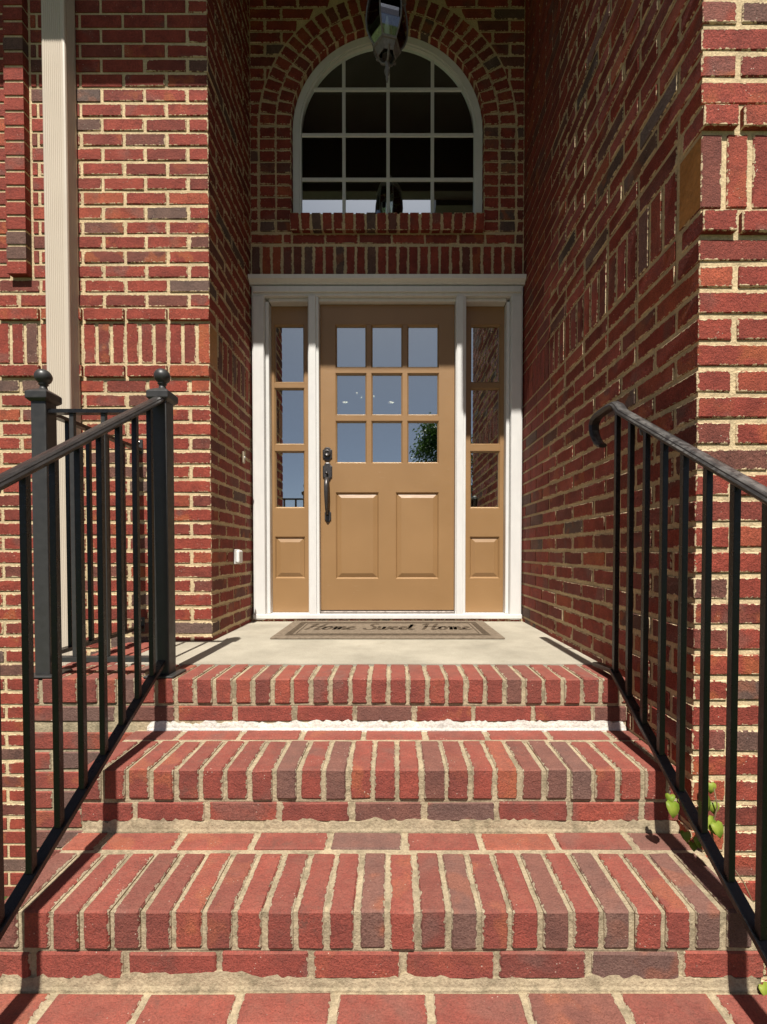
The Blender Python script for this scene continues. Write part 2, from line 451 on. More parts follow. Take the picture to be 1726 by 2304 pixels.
def side_wall(side, x, y0, label):
    """wall face at X = x, looking towards the doorway axis"""
    w_ = thing('brick_wall', (x, (y0+YB)/2, GROUND), label, 'wall')
    s_ = side
    a, b = x+s_*.0042, x+s_*.06
    multi('mortar', [(min(a, b), max(a, b), y0+.0602, YB+.09, GROUND-.1, 5.0)], 'mortar', w_)
    L = []; D = BD
    for z, kind, short in rows:
        if side > 0: short = not short
        if kind == 'corbel':
            st = HW+J if side < 0 else HW+J
        else: st = 0 if short else HW+J
        u = st
        while y0+u < YB+.02:
            l = BL; ya, yb = y0+u, min(y0+u+l, YB+.03)
            if yb-ya > .02: L.append(B((x+s_*D/2, (ya+yb)/2, z+BH/2), (D, yb-ya, BH)))
            u += l+J
    u = BD+J
    while y0+u < YB-.02:
        L.append(B((x+s_*D/2, y0+u+BH/2, ZS+.1015), (D, BH, .203), t=tone(.2))); u += C
    # smooth cut face of the corner soldier
    lay(w_, L, (-s_, 0, 0))
    return w_
side_wall(-1, XL, YL, 'shaded narrow brick side wall with doorbell and outlet beside the door')
side_wall(1, XR, YR, 'shaded deep brick side wall behind the right stair railing')

# ------------------------------------------------------------------ door wall with arch
AX, AZ, R1, R2, R3 = -.034, 3.27, .636, .742, .852
dw = thing('brick_wall', (0, YB, 2.27), 'dark shaded brick wall with arched brick surround above the front door', 'wall')
V, F = [], []; NA = 48; ZTOP = 4.6
def wall_piece(poly):      # poly in (x, z), extruded from front face to the back
    global V, F
    k = len(V); q = len(poly)
    V += [(x, YB+.0045, z) for x, z in poly] + [(x, YB+.16, z) for x, z in poly]
    F += [tuple(range(k, k+q)), tuple(range(k+q, k+2*q))[::-1]] + [(k+i, k+(i+1) % q, k+q+(i+1) % q, k+q+i)[::-1] for i in range(q)]
wall_piece([(XL-.05, 2.26), (XR+.05, 2.26), (XR+.05, 2.60), (XL-.05, 2.60)])
wall_piece([(XL-.05, 2.60), (AX-R1-.002, 2.60), (AX-R1-.002, AZ), (XL-.05, AZ)])
wall_piece([(AX+R1+.002, 2.60), (XR+.05, 2.60), (XR+.05, AZ), (AX+R1+.002, AZ)])
for i in range(NA):
    a, b = math.pi*i/NA, math.pi*(i+1)/NA
    def outer(t):
        c_, s__ = math.cos(t), math.sin(t)
        k_ = min(((XR+.05-AX) if c_ > 0 else (AX-XL+.05))/max(abs(c_), 1e-6), (ZTOP-AZ)/max(s__, 1e-6)); return (AX+c_*k_, AZ+s__*k_)
    r_ = R1+.002
    wall_piece([(AX+r_*math.cos(a), AZ+r_*math.sin(a)), outer(a), outer(b), (AX+r_*math.cos(b), AZ+r_*math.sin(b))])
solid('mortar', V, F, 'mortar', dw)
L = []
NS = 26; sp = (XR-XL)/NS
for i in range(NS): L.append(B((XL+sp*(i+.5), YB+BD/2, 2.381), (sp-.0135, BD, .208), t=tone(.16)))
for xa, xb in [(XL+.004, -.733), (-.722, -.672), (-.661, -.452), (-.441, -.232), (-.221, -.012), (-.001, .208), (.219, .428), (.439, .605), (.618, .807), (.818, XR-.004)]:
    L.append(B(((xa+xb)/2, YB+BD/2, 2.5345), (xb-xa, BD, .058)))
nsl = 18; ssp = (.604+.674)/nsl
for i in range(nsl):      # sloped rowlock sill, proud of the wall
    L.append(B((-.674+ssp*(i+.5), YB+.050, 2.634), (ssp-.0115, .205, .0985), rot=(R(12), 0, 0), t=tone(.05)))
CB = .0762; zj = 2.583
while zj < AZ-.03:
    h = min(CB-.0115, AZ-zj-.004)
    for sgn in (-1, 1):
        for ra, rb in ((R1, R2-.010), (R2, R3-.010)):
            if zj < 2.67 and ra == R1: pass
            L.append(B((AX+sgn*(ra+rb)/2, YB+BD/2-.002, zj+h/2), (rb-ra, BD, h)))
    zj += CB
for ra, rb, nb in ((R1, R2-.010, 28), (R2, R3-.010, 33)):
    for i in range(nb):
        t = math.pi*(i+.5)/nb; rm = (ra+rb)/2
        wd = math.pi*ra/nb-.010
        L.append(B((AX+rm*math.cos(t), YB+BD/2-.002, AZ+rm*math.sin(t)), (rb-ra, BD, wd), rot=(0, -t, 0)))
zj = 2.583; odd = 0
while zj < 4.45:            # field bricks, cut to the arch
    h = CB-.0115
    for sgn in (-1, 1):
        edge = (XL if sgn < 0 else XR)
        def inner(z):
            dz = z-AZ
            if dz <= 0: return AX+sgn*(R3+.004)
            r_ = R3+.004
            return AX + (sgn*math.sqrt(r_*r_-dz*dz) if dz < r_ else 0)
        lim0, lim1 = inner(zj), inner(zj+h)
        u = -(.109 if odd % 2 else 0); 
        while True:
            a = max(u, 0.003); b = u+BL; u += MOD
            xa = edge - sgn*a; x0_, x1_ = edge - sgn*b, edge - sgn*b
            if sgn*(xa-lim0) <= .012 and sgn*(xa-lim1) <= .012: break
            cut = False
            if sgn*(x0_-lim0) < 0: x0_ = lim0; cut = True
            if sgn*(x1_-lim1) < 0: x1_ = lim1; cut = True
            if sgn*(xa-x0_) < .006: x0_ = xa-sgn*.006
            if b-a < .02: continue
            ctr = ((xa+min(x0_, x1_) if sgn > 0 else xa+max(x0_, x1_))/2, YB+BD/2, zj+h/2)
            sx = abs(xa-(min(x0_, x1_) if sgn > 0 else max(x0_, x1_)))
            bk = B(ctr, (sx, BD, h))
            if cut and abs(x0_-x1_) > .004:
                pol = [(xa, zj), (x0_, zj), (x1_, zj+h), (xa, zj+h)]
                if sgn < 0: pol = pol
                vv = [Vector((x-ctr[0], yy, z-ctr[2])) for yy in (-BD/2, BD/2) for x, z in pol]
                ff = [(0, 1, 2, 3), (7, 6, 5, 4), (0, 4, 5, 1), (1, 5, 6, 2), (2, 6, 7, 3), (3, 7, 4, 0)]
                v2, f2 = bevelled(vv, ff, .0022)
                bk['mesh'] = mesh_data('brick', v2, f2, 'brick')
            L.append(bk)
            if cut: break
    zj += CB; odd += 1
put('sill_bed', mesh_data('sill_bed', bv(-.634, .634, -.098, .098, -.0445, .0445), BF, 'mortar'), (-.035, YB+.052, 2.633), dw, (R(12), 0, 0))
lay(dw, L, (0, -1, 0), most=299)

# ------------------------------------------------------------------ steps and landing
YN, T_, RI = 1.6125, .296, .189
st = thing('brick_steps', (-.04, 1.2, GROUND), 'red brick front steps with upright brick nosings and tan mortar', 'steps')
XA, XE = -.945, .866
RH, RDp, OV = .092, .203, .004       # nosing brick height, depth, overhang past the riser
Ls = []
core = []
for k in range(7):
    z = -k*RI; yn = YN-k*T_
    xa0 = -1.362 if k == 0 else XA
    xe0 = XE if k < 2 else .880
    sp = (.0712, .0742, .0722, .073, .073, .073, .073)[k]
    u = xa0; i = 0
    while u < xe0-.02:
        wd = min(sp-.0125+rnd.uniform(-.0018, .0018), xe0-u)
        if wd > .02:
            Ls.append(B((u+wd/2, yn+RDp/2+rnd.uniform(-.002, .002), z-RH/2+rnd.uniform(-.0012, .0012)), (wd, RDp, RH), t=tone(.2), bev=.0045, mat='brick_step', j=.0012))
        u += sp; i += 1
    # mortar core below the nosing
    yr = yn+OV
    core.append((xa0+.004, xe0-.004, yn+.0075, yn+RDp, z-RH-.008, z-.0075))
    # riser course of stretchers
    zr = z-RH-.0115
    hr = (.056, .058, .063, .06, .06, .06, .06)[k]
    u = xa0 - (.09, .05, .12, .0, .1, .03, .12)[k]
    while u < xe0-.015:
        a, b = max(u, xa0), min(u+.2055+rnd.uniform(-.003, .003), xe0)
        if b-a > .02: Ls.append(B(((a+b)/2, yr+.05, zr-hr/2), (b-a, .1, hr), t=tone(.13), bev=.004, mat='brick_step', j=.0015))
        u += .2195
    core.append((xa0+.004, xe0-.004, yr+.0048, yr+.2, z-RI-.02, z-RH-.006))
    # stretcher strip at the back of the next tread
    if k < 6:
        zt = -(k+1)*RI
        yb0 = YN-(k+1)*T_+RDp+.017
        u = XA-(.03, .11, .06, .1, .02, .14)[k]; xe1 = XE if k < 1 else .880
        dep = .072
        while u < xe1-.015:
            a, b = max(u, XA), min(u+.204, xe1)
            if b-a > .02: Ls.append(B(((a+b)/2, yb0+dep/2, zt-.033), (b-a, dep, .065), t=tone(.05), bev=.004, mat='brick_step', j=.0015))
            u += .2195
        core.append((XA+.004, xe1-.004, YN-(k+1)*T_+RDp-.002, yr+.0047, zt-.08, zt-.0052))
# bottom tread carries on forward as flat stretchers
# cheek below the landing, left of the steps
zc_ = -RI-.012; nrow = 0
while zc_ > GROUND-.05:
    u = -1.362-(.109 if nrow % 2 else 0)
    while u < XA-.0:
        a, b = max(u, -1.362), min(u+.208, XA-.004)
        if b-a > .02: Ls.append(B(((a+b)/2, YN+OV+.05, zc_-.0315), (b-a, .1, .063), t=tone(.3), bev=.0035, mat='brick_step'))
        u += .2185
    zc_ -= C; nrow += 1
core.append((-1.358, XA+.01, YN+OV+.0047, YN+OV+.3, GROUND-.1, -RI-.006))
# left border of the landing
v_ = YN+RDp+.012
while v_ < YL-.03:
    Ls.append(B((-1.362+RDp/2, v_+.031, -RH/2), (RDp, .0615, RH), t=tone(.1), bev=.0045, mat='brick_step')); v_ += .0735
core.append((-1.358, -1.165, YN+RDp+.001, YL+.01, -.4, -.006))
# side faces of the flight
for k in range(1, 7):
    zz = -k*RI-RH-.0115; q = 0
    while zz > GROUND-.03:
        v_ = YN-k*T_+OV+.11+(.109 if q % 2 else 0)-.109
        while v_ < YN+OV-.02 and zz <= -k*RI-RH:
            a, b = max(v_, YN-k*T_+OV+.112), min(v_+.208, YN-(k-1)*T_+OV+.11 if zz > -(k)*RI-RI else YN-(k-1)*T_+OV+.11)
            b = min(b, YN+OV-.012)
            if b-a > .03: Ls.append(B((XA+.05, (a+b)/2, zz-.0315), (.1, b-a, .063), t=tone(.1), bev=.0035, mat='brick_step'))
            v_ += .2185
        zz -= C; q += 1
for k in range(1, 7):
    core.append((XA+.0045, (XE if k < 2 else .876)-.006, YN-k*T_+.05, YN-(k-1)*T_+.1, GROUND-.1, -k*RI-RH-.004))
multi('mortar', core, 'mortar_step', st)
# thick mortar fillets and the white sealed joint at the foot of the top riser
def fillet(name, yb, z, x0, x1, dep, hgt, mat, seed, parent):
    rr = random.Random(seed); nx = 150; V, F = [], []
    a_ = b_ = 0
    for i in range(nx+1):
        x = x0+(x1-x0)*i/nx
        a_ += (rr.uniform(-1, 1)-a_*.35)*.5; b_ += (rr.uniform(-1, 1)-b_*.35)*.5
        d = dep*(1+.22*a_+rr.uniform(-.06, .06)); h = hgt*(1+.28*b_+rr.uniform(-.15, .15))
        if i in (0, nx): d *= .3; h *= .3
        V += [(x, yb+.012, z-.01), (x, yb-d, z-.01), (x, yb-d*.95, z+.001), (x, yb-d*.55, z+h*.25), (x, yb-d*.4, z+h*.6), (x, yb-.0009, z+max(h, .004)), (x, yb+.012, z+max(h, .004))]
    for i in range(nx):
        for j in range(7):
            F.append((i*7+j, i*7+(j+1) % 7, (i+1)*7+(j+1) % 7, (i+1)*7+j)[::-1])
    F += [tuple(range(7)), tuple(nx*7+j for j in range(7))[::-1]]
    return solid(name, V, F, mat, parent)
fillet('mortar_fillet', YN-T_+OV, -2*RI, XA+.01, .872, .006, .031, 'mortar_step', 3, st)
fillet('mortar_fillet', YN-2*T_+OV, -3*RI, XA+.01, .872, .006, .030, 'mortar_step', 5, st)
wd_ = fillet('white_sealant', YN+OV, -RI, -.905, .860, .011, .030, 'white_dep', 9, st)
tag(wd_, label='chalky white sealed joint under the top step')
lay(st, Ls, (0, -.7, .7), 'brick_step', .0045, 298)

pf = multi('porch_floor', [(-1.155, XR+.03, YN+RDp+.012, 3.05, -.15, .0), ], 'concrete'); pf['kind'] = 'structure'

# ------------------------------------------------------------------ door frame
df = thing('door_frame', (-.036, 2.98, 0), 'white painted frame and posts around the tan door and sidelights', 'door frame')
YF = 2.93
def vprof(name, x0, x1, z0, z1, parent, inner):     # stepped casing: outer flat, inner bead
    w = x1-x0
    bbox(name, x0, x1, YF+.012, 3.02, z0, z1, 'white', parent, .003)
    o = bbox('bead', (x0+w*.12 if inner > 0 else x0+w*.02), (x1-w*.02 if inner > 0 else x1-w*.12), YF, YF+.0115, z0, z1-.002, 'white', parent, .004, 2)
vprof('jamb_casing', -.928, -.846, .012, 2.147, df, 1)
vprof('jamb_casing', .779, .858, .012, 2.147, df, -1)
bbox('jamb', -.8455, -.823, 2.965, 3.06, .05, 2.125, 'white', df, .003)
bbox('jamb', .7565, .7785, 2.965, 3.06, .05, 2.125, 'white', df, .003)
for a, b in ((-.560, -.488), (.416, .485)):
    bbox('mullion_post', a, b, YF+.013, 3.06, .018, 2.1465, 'white', df, .003)
    bbox('bead', a+.006, b-.018, YF+.001, YF+.0125, .018, 2.146, 'white', df, .004, 2)
bbox('head_casing', -.928, .858, YF+.010, 3.02, 2.1475, 2.216, 'white', df, .003)
bbox('bead', -.918, .848, YF-.004, YF+.0098, 2.166, 2.205, 'white', df, .005, 2)
V, F = sweep([(-.936, YF+.01, 2.2165), (.866, YF+.01, 2.2165)], [(0, 0), (-.028, .012), (-.05, .018), (-.05, .045), (.03, .052), (.03, 0)], Vector((0, 1, 0)))
V = [Vector(v) for v in V]
solid('drip_cap', [(x, y, z) for x in (-.938, .866) for y, z in ((YF+.03, 2.2165), (YF, 2.2165), (YF-.006, 2.226), (YF-.03, 2.238), (YF-.034, 2.262), (YF+.03, 2.268))],
      [(0, 1, 2, 3, 4, 5), (11, 10, 9, 8, 7, 6)]+[(i, 6+i, 6+(i+1) % 6, (i+1) % 6) for i in range(6)], 'white', df)
bbox('head_jamb', -.8225, .756, 2.965, 3.06, 2.126, 2.147, 'white', df, .003)
bbox('sill', -.930, .860, YF-.004, 3.06, .018, .049, 'white', df, .004)
bbox('threshold', -.487, .4155, 2.962, 3.05, .0495, .064, 'alu', df, .004)
multi('caulk_line', [(XL+.002, -.929, 2.972, 3.03, .0, 2.22), (.859, XR-.002, 2.972, 3.03, .0, 2.22), (XL+.002, XR-.002, 2.975, 3.03, 2.2685, 2.2745)], 'caulk', df)
rb = []
u = XL+.01
while u < XR-.03:
    rb.append(B((u+.03, 2.985, .009), (.06, .09, .017), t=tone(.1), bev=.002, mat='brick')); u += .0715
rw = thing('brick_ledge', (-.036, 2.985, 0), 'thin brick edge strip under the white door sill', 'ledge')
multi('mortar', [(XL+.001, XR-.001, 2.945, 3.03, -.01, .0155)], 'mortar', rw)
lay(rw, rb, (0, -1, 0), most=60)

# ------------------------------------------------------------------ glazed door leaves
def bar(name, x0, x1, z0, z1, yf, yb, mat, parent, ch=.006):
    V = [(x0, yb, z0), (x1, yb, z0), (x1, yb, z1), (x0, yb, z1), (x0, yf+ch*.8, z0), (x1, yf+ch*.8, z0), (x1, yf+ch*.8, z1), (x0, yf+ch*.8, z1),
         (x0+ch, yf, z0+ch), (x1-ch, yf, z0+ch), (x1-ch, yf, z1-ch), (x0+ch, yf, z1-ch)]
    F = [(3, 2, 1, 0), (8, 9, 10, 11), (4, 5, 9, 8), (5, 6, 10, 9), (6, 7, 11, 10), (7, 4, 8, 11), (0, 1, 5, 4), (1, 2, 6, 5), (2, 3, 7, 6), (3, 0, 4, 7)]
    return solid(name, V, F, mat, parent)
def slab_rect(name, x0, x1, z0, z1, yf, yb, parent): return multi(name, [(x0, x1, yf, yb, z0, z1)], 'tan', parent)
def panel(parent, x0, x1, z0, z1, yf, yb):
    """raised field: sunk margin, sloped bevel, flat centre"""
    b1, b2 = .010, .038; yd = yf+.012
    def ring(i, y): return [(x0+i, y, z0+i), (x1-i, y, z0+i), (x1-i, y, z1-i), (x0+i, y, z1-i)]
    V = ring(0, yf+.0005)+ring(b1, yd)+ring(b2, yf+.002)+ring(0, yb)
    F = []
    for r_ in (0, 1):
        for i in range(4): j = (i+1) % 4; F.append((r_*4+i, r_*4+j, r_*4+4+j, r_*4+4+i))
    F += [(8, 9, 10, 11), (15, 14, 13, 12)]+[(12+i, 12+(i+1) % 4, (i+1) % 4, i) for i in range(4)]
    return solid('panel', V, F, 'tan', parent)
def beads(parent, x0, x1, z0, z1, y):
    """sloped glazing bead round one pane"""
    b = .009
    def ring(i, yy): return [(x0+i, yy, z0+i), (x1-i, yy, z0+i), (x1-i, yy, z1-i), (x0+i, yy, z1-i)]
    V = ring(0, y+.002)+ring(b, y+.014)+ring(b, y+.0205)+ring(0, y+.0205); F = []
    for r_ in (0, 1, 2):
        for i in range(4): j = (i+1) % 4; F.append((r_*4+i, r_*4+j, r_*4+4+j, r_*4+4+i))
    return solid('glazing_bead', V, F, 'tan', parent)
def leaf(name, label, cat, X, Z, cols, rws, pz, panels, mw, group=None):
    x0, x1 = X; z0, z1 = Z; yf = 3.0 if group is None else 3.024; yb = yf+.044
    t = thing(name, ((x0+x1)/2, yf, z0), label, cat, group)
    gx0, gx1 = cols[0][0], cols[-1][1]; gz0, gz1 = rws[-1][0], rws[0][1]
    slab_rect('stile', x0, gx0, z0, z1, yf, yb, t); slab_rect('stile', gx1, x1, z0, z1, yf, yb, t)
    slab_rect('rail', gx0, gx1, gz1, z1, yf, yb, t)
    slab_rect('rail', gx0, gx1, pz[1], gz0, yf, yb, t)
    slab_rect('rail', gx0, gx1, z0, pz[0], yf, yb, t)
    for i in range(len(rws)-1): slab_rect('muntin', gx0, gx1, rws[i+1][1], rws[i][0], yf+.003, yb, t)
    for i in range(len(cols)-1):
        for r_ in rws: slab_rect('muntin', cols[i][1], cols[i+1][0], r_[0], r_[1], yf+.003, yb, t)
    for ca, cb in cols:
        for ra, rb_ in rws:
            p = multi('pane', [(ca-.004, cb+.004, yf+.022, yf+.027, ra-.004, rb_+.004)], 'glass', t)
            beads(t, ca, cb, ra, rb_, yf)
    for pa, pb in panels: panel(t, pa, pb, pz[0], pz[1], yf, yb)
    if len(panels) == 2: slab_rect('stile', panels[0][1], panels[1][0], pz[0], pz[1], yf, yb, t)
    return t
DY = .99
DZ = [(1.706, 1.992), (1.386, 1.670), (1.064, 1.350)]
door = leaf('front_door', 'tan painted front door with nine panes over two raised panels', 'door', (-.4865, .4150), (.069, 2.1235),
            [(-.386, -.176), (-.145, .067), (.098, .312)], DZ, (.281, .868), [(-.386, -.095), (.021, .312)], .03)
SZ = [(1.614, 2.004), (1.195, 1.580), (.763, 1.153)]
leaf('sidelight', 'narrow tan sidelight beside the door handle side', 'sidelight', (-.8225, -.5605), (.052, 2.1245), [(-.805, -.600)], SZ, (.283, .569), [(-.805, -.600)], .03, 'sidelights of the door')
leaf('sidelight', 'narrow tan sidelight on the hinge side with flaking lower panel', 'sidelight', (.4855, .756), (.052, 2.1245), [(.527, .731)], SZ, (.283, .569), [(.527, .731)], .03, 'sidelights of the door')
bbox('door_sweep', -.485, .4135, 3.002, 3.04, .0642, .0688, 'bronze', door, .001)

# handle set and deadbolt, parts of the door
def plate(parent, name, cx, cz, w, h, mat='bronze', y=3.0):
    o_ = []
    for q in [(-.5, -.30), (-.5, .30), (-.33, .36), (-.30, .44), (-.15, .5), (.15, .5), (.30, .44), (.33, .36), (.5, .30), (.5, -.30), (.33, -.36), (.30, -.44), (.15, -.5), (-.15, -.5), (-.30, -.44), (-.33, -.36)]:
        o_.append((cx+q[0]*w, cz+q[1]*h))
    n_ = len(o_)
    V = [(x, y-.0005, z) for x, z in o_]+[(x, y-.006, z) for x, z in o_]+[(cx+(x-cx)*.8, y-.010, cz+(z-cz)*.88) for x, z in o_]
    F = []
    for r_ in (0, 1):
        for i in range(n_): j = (i+1) % n_; F.append((r_*n_+i, r_*n_+j, r_*n_+n_+j, r_*n_+n_+i))
    F.append(tuple(range(2*n_, 3*n_)))
    return solid(name, V, [f[::-1] for f in F], mat, parent)
HX = -.4405
db = plate(door, 'deadbolt', HX, 1.124, .064, .092)
def ycyl(name, cx, cz, prof, parent, mat='bronze', n=20):
    V, F = lathe(prof, n, (0, 0, 0)); V = [(cx+v[0], v[2], cz+v[1]) for v in V]
    return solid(name, V, F, mat, parent, True)
ycyl('lock_cylinder', HX, 1.128, [(.023, 2.993), (.023, 2.978), (.020, 2.974), (.014, 2.973), (.013, 2.976), (.001, 2.976)], db)
hs = plate(door, 'handle_set', HX, 1.005, .064, .125)
pts = [(HX, 2.992, .962), (HX, 2.968, .955), (HX, 2.945, .935), (HX, 2.934, .90), (HX, 2.932, .85), (HX, 2.937, .79), (HX, 2.95, .745), (HX, 2.972, .722), (HX, 2.992, .714)]
V, F = tube(pts, [.011, .014, .016, .016, .0145, .012, .010, .009, .009], 10); solid('grip', V, F, 'bronze', hs, True)
V, F = tube([(HX, 2.99, .985), (HX, 2.965, .992), (HX, 2.945, .988)], [.006, .008, .010], 8); solid('thumb_latch', V, F, 'bronze', hs, True)
plate(hs, 'foot_plate', HX+.002, .706, .044, .084)

# ------------------------------------------------------------------ arched window
aw = thing('arched_window', (AX, 3.03, 2.69), 'round-topped white window with gridded panes above the door', 'window')
RO, RIi = R1-.003, .579; WY = 3.005; WZ = 2.655
def arch_strip(name, ro, ri, y0, y1, mat, parent, ex=0):
    pts_o, pts_i = [], []
    for i in range(41):
        t = math.pi*i/40; pts_o.append((AX+ro*math.cos(t), AZ+ro*math.sin(t))); pts_i.append((AX+ri*math.cos(t), AZ+ri*math.sin(t)))
    pts_o = [(AX+ro, WZ)]+pts_o+[(AX-ro, WZ)]; pts_i = [(AX+ri, WZ)]+pts_i+[(AX-ri, WZ)]
    n_ = len(pts_o); V = []
    for y, P in ((y0, pts_o), (y0, pts_i), (y1, pts_i), (y1, pts_o)): V += [(x, y, z) for x, z in P]
    F = []
    for r_ in range(4):
        for i in range(n_-1):
            a, b = r_*n_, ((r_+1) % 4)*n_; F.append((a+i, a+i+1, b+i+1, b+i))
    F += [(0, n_, 2*n_, 3*n_), (n_-1, 4*n_-1, 3*n_-1, 2*n_-1)]
    return solid(name, V, F, mat, parent)
arch_strip('frame', RO, RIi+.012, WY, WY+.07, 'white', aw)
arch_strip('sash_bead', RIi+.0118, RIi, WY+.008, WY+.05, 'white', aw)
bbox('bottom_rail', AX-RIi, AX+RIi, WY+.004, WY+.06, WZ, 2.712, 'white', aw, .003)
MX = [-.328, -.031, .267]; MZ = [2.972, 3.266, 3.566]; hw = .0115; rg = RIi-.001
def chord(v): return math.sqrt(max(0, rg*rg-max(0, v)**2))
for zq in MZ:
    hwid = chord(zq-AZ); bbox('muntin', AX-hwid, AX+hwid, WY+.020, WY+.034, zq-hw, zq+hw, 'white', aw, .002)
zs_ = [2.712]+[q for q in MZ]
for xq in MX:
    top = AZ+chord(abs(xq-AX)+hw)
    lv = [2.712]+[z for z in MZ if z < top]+[top]
    for i in range(len(lv)-1):
        a = lv[i]+(hw if i else 0); b = lv[i+1]-(hw if i < len(lv)-2 else 0)
        bbox('muntin', xq-hw, xq+hw, WY+.021, WY+.0335, a, b, 'white', aw, .002)
xs_ = [AX-rg]+MX+[AX+rg]; zl = [2.712]+MZ+[AZ+rg]
for i in range(4):
    for k in range(4):
        xa, xb, za, zb = xs_[i], xs_[i+1], zl[k], zl[k+1]
        pol = [(xa, za), (xb, za)]
        N_ = 10
        tops = []
        for q in range(N_+1):
            x = xb+(xa-xb)*q/N_; zt = min(zb, AZ+math.sqrt(max(0, rg*rg-(x-AX)**2)))
            if zt > za+1e-4: tops.append((x, zt))
        if len(tops) < 2: continue
        pol = [(max(min(p[0] for p in tops), xa), za), (min(max(p[0] for p in tops), xb), za)]+tops
        pol2 = []
        for p in pol:
            if not pol2 or (abs(p[0]-pol2[-1][0])+abs(p[1]-pol2[-1][1])) > 1e-4: pol2.append(p)
        n_ = len(pol2)
        V = [(x, WY+.0255, z) for x, z in pol2]+[(x, WY+.0295, z) for x, z in pol2]
        F = [tuple(range(n_)), tuple(range(n_, 2*n_))[::-1]]+[(a, n_+a, n_+(a+1) % n_, (a+1) % n_) for a in range(n_)]
        solid('pane', V, F, 'glass_win', aw)

# ------------------------------------------------------------------ dim hall behind the glass
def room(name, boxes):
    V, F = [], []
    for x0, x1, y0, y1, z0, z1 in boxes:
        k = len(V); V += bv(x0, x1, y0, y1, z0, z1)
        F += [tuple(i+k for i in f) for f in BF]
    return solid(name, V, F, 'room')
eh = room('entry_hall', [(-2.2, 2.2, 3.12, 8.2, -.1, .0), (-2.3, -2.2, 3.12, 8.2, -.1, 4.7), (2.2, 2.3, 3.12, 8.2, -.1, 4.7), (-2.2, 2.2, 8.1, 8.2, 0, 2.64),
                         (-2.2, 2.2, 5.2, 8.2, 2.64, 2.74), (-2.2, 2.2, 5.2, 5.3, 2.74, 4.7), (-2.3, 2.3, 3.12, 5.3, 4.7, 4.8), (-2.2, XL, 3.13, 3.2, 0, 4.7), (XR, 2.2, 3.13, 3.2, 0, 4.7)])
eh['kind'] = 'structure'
for x, lb in ((-.69, 'small lit recessed ceiling light seen through the left door pane'), (-.02, 'small lit recessed ceiling light seen through the middle door pane')):
    cl = thing('ceiling_light', (x, 6.45, 2.64), lb, 'ceiling light')
    V, F = lathe([(.050, .0), (.056, -.004), (.056, -.008), (.04, -.008)], 20, (x, 6.45, 2.64)); solid('trim', V, F, 'plastic', cl)
    V, F = lathe([(.038, -.0085), (.036, -.011), (.01, -.012)], 20, (x, 6.45, 2.64)); solid('lens', V, F, 'bulb', cl)
ch = thing('chandelier', (-.29, 4.75, 2.05), 'small lit chandelier seen faintly through the door panes', 'chandelier')
V, F = tube([(-.29, 4.75, 2.10), (-.29, 4.75, 4.71)], .006, 6); solid('stem', V, F, 'bronze', ch)
for k in range(4):
    a = k*math.pi/2+.5; ex, ey = -.29+.10*math.cos(a), 4.75+.10*math.sin(a)
    V, F = tube([(-.29, 4.75, 2.11), ((-.29+ex)/2, (4.75+ey)/2, 2.08), (ex, ey, 2.13)], .004, 6); ar = solid('arm', V, F, 'bronze', ch)
    V, F = lathe([(.003, .131), (.006, .138), (.005, .148), (.001, .156)], 8, (ex, ey, 2.0)); solid('bulb', V, F, 'bulb', ar)

# ------------------------------------------------------------------ porch roof and eaves
pr = thing('porch_roof', (-1.0, 1.588, 3.964), 'shadowed porch eave and ceiling above the entry', 'roof')
bbox('fascia_beam', -3.6, XR+.04, 1.588, 1.70, 3.964, 4.62, 'soffit', pr, .004)
multi('soffit', [(-3.6, XL-.02, 1.7005, YL+.1, 3.966, 4.0)], 'soffit', pr)
multi('ceiling', [(XL-.05, XR+.05, 1.7005, 3.12, 4.52, 4.6)], 'soffit', pr)
multi('eave_return', [(.43, XR-.003, 1.352, 1.587, 3.915, 4.6)], 'soffit', pr)
solid('roof_slope', [(-3.8, 1.45, 4.625), (XR+.1, 1.45, 4.625), (XR+.1, 6.5, 7.2), (-3.8, 6.5, 7.2), (-3.8, 1.45, 4.70), (XR+.1, 1.45, 4.70), (XR+.1, 6.5, 7.28), (-3.8, 6.5, 7.28)], BF, 'shingle', pr)
wr = thing('wing_roof', (1.8, YR, 4.95), 'gabled wing roof over the right brick wall', 'roof')
bbox('soffit', .55, 3.4, .95, 4.0, 4.99, 5.12, 'soffit', wr, .004)
solid('roof_slope', [(.5, .9, 5.13), (3.5, .9, 5.13), (3.5, 5, 7.4), (.5, 5, 7.4), (.5, .9, 5.2), (3.5, .9, 5.2), (3.5, 5, 7.5), (.5, 5, 7.5)], BF, 'shingle', wr)

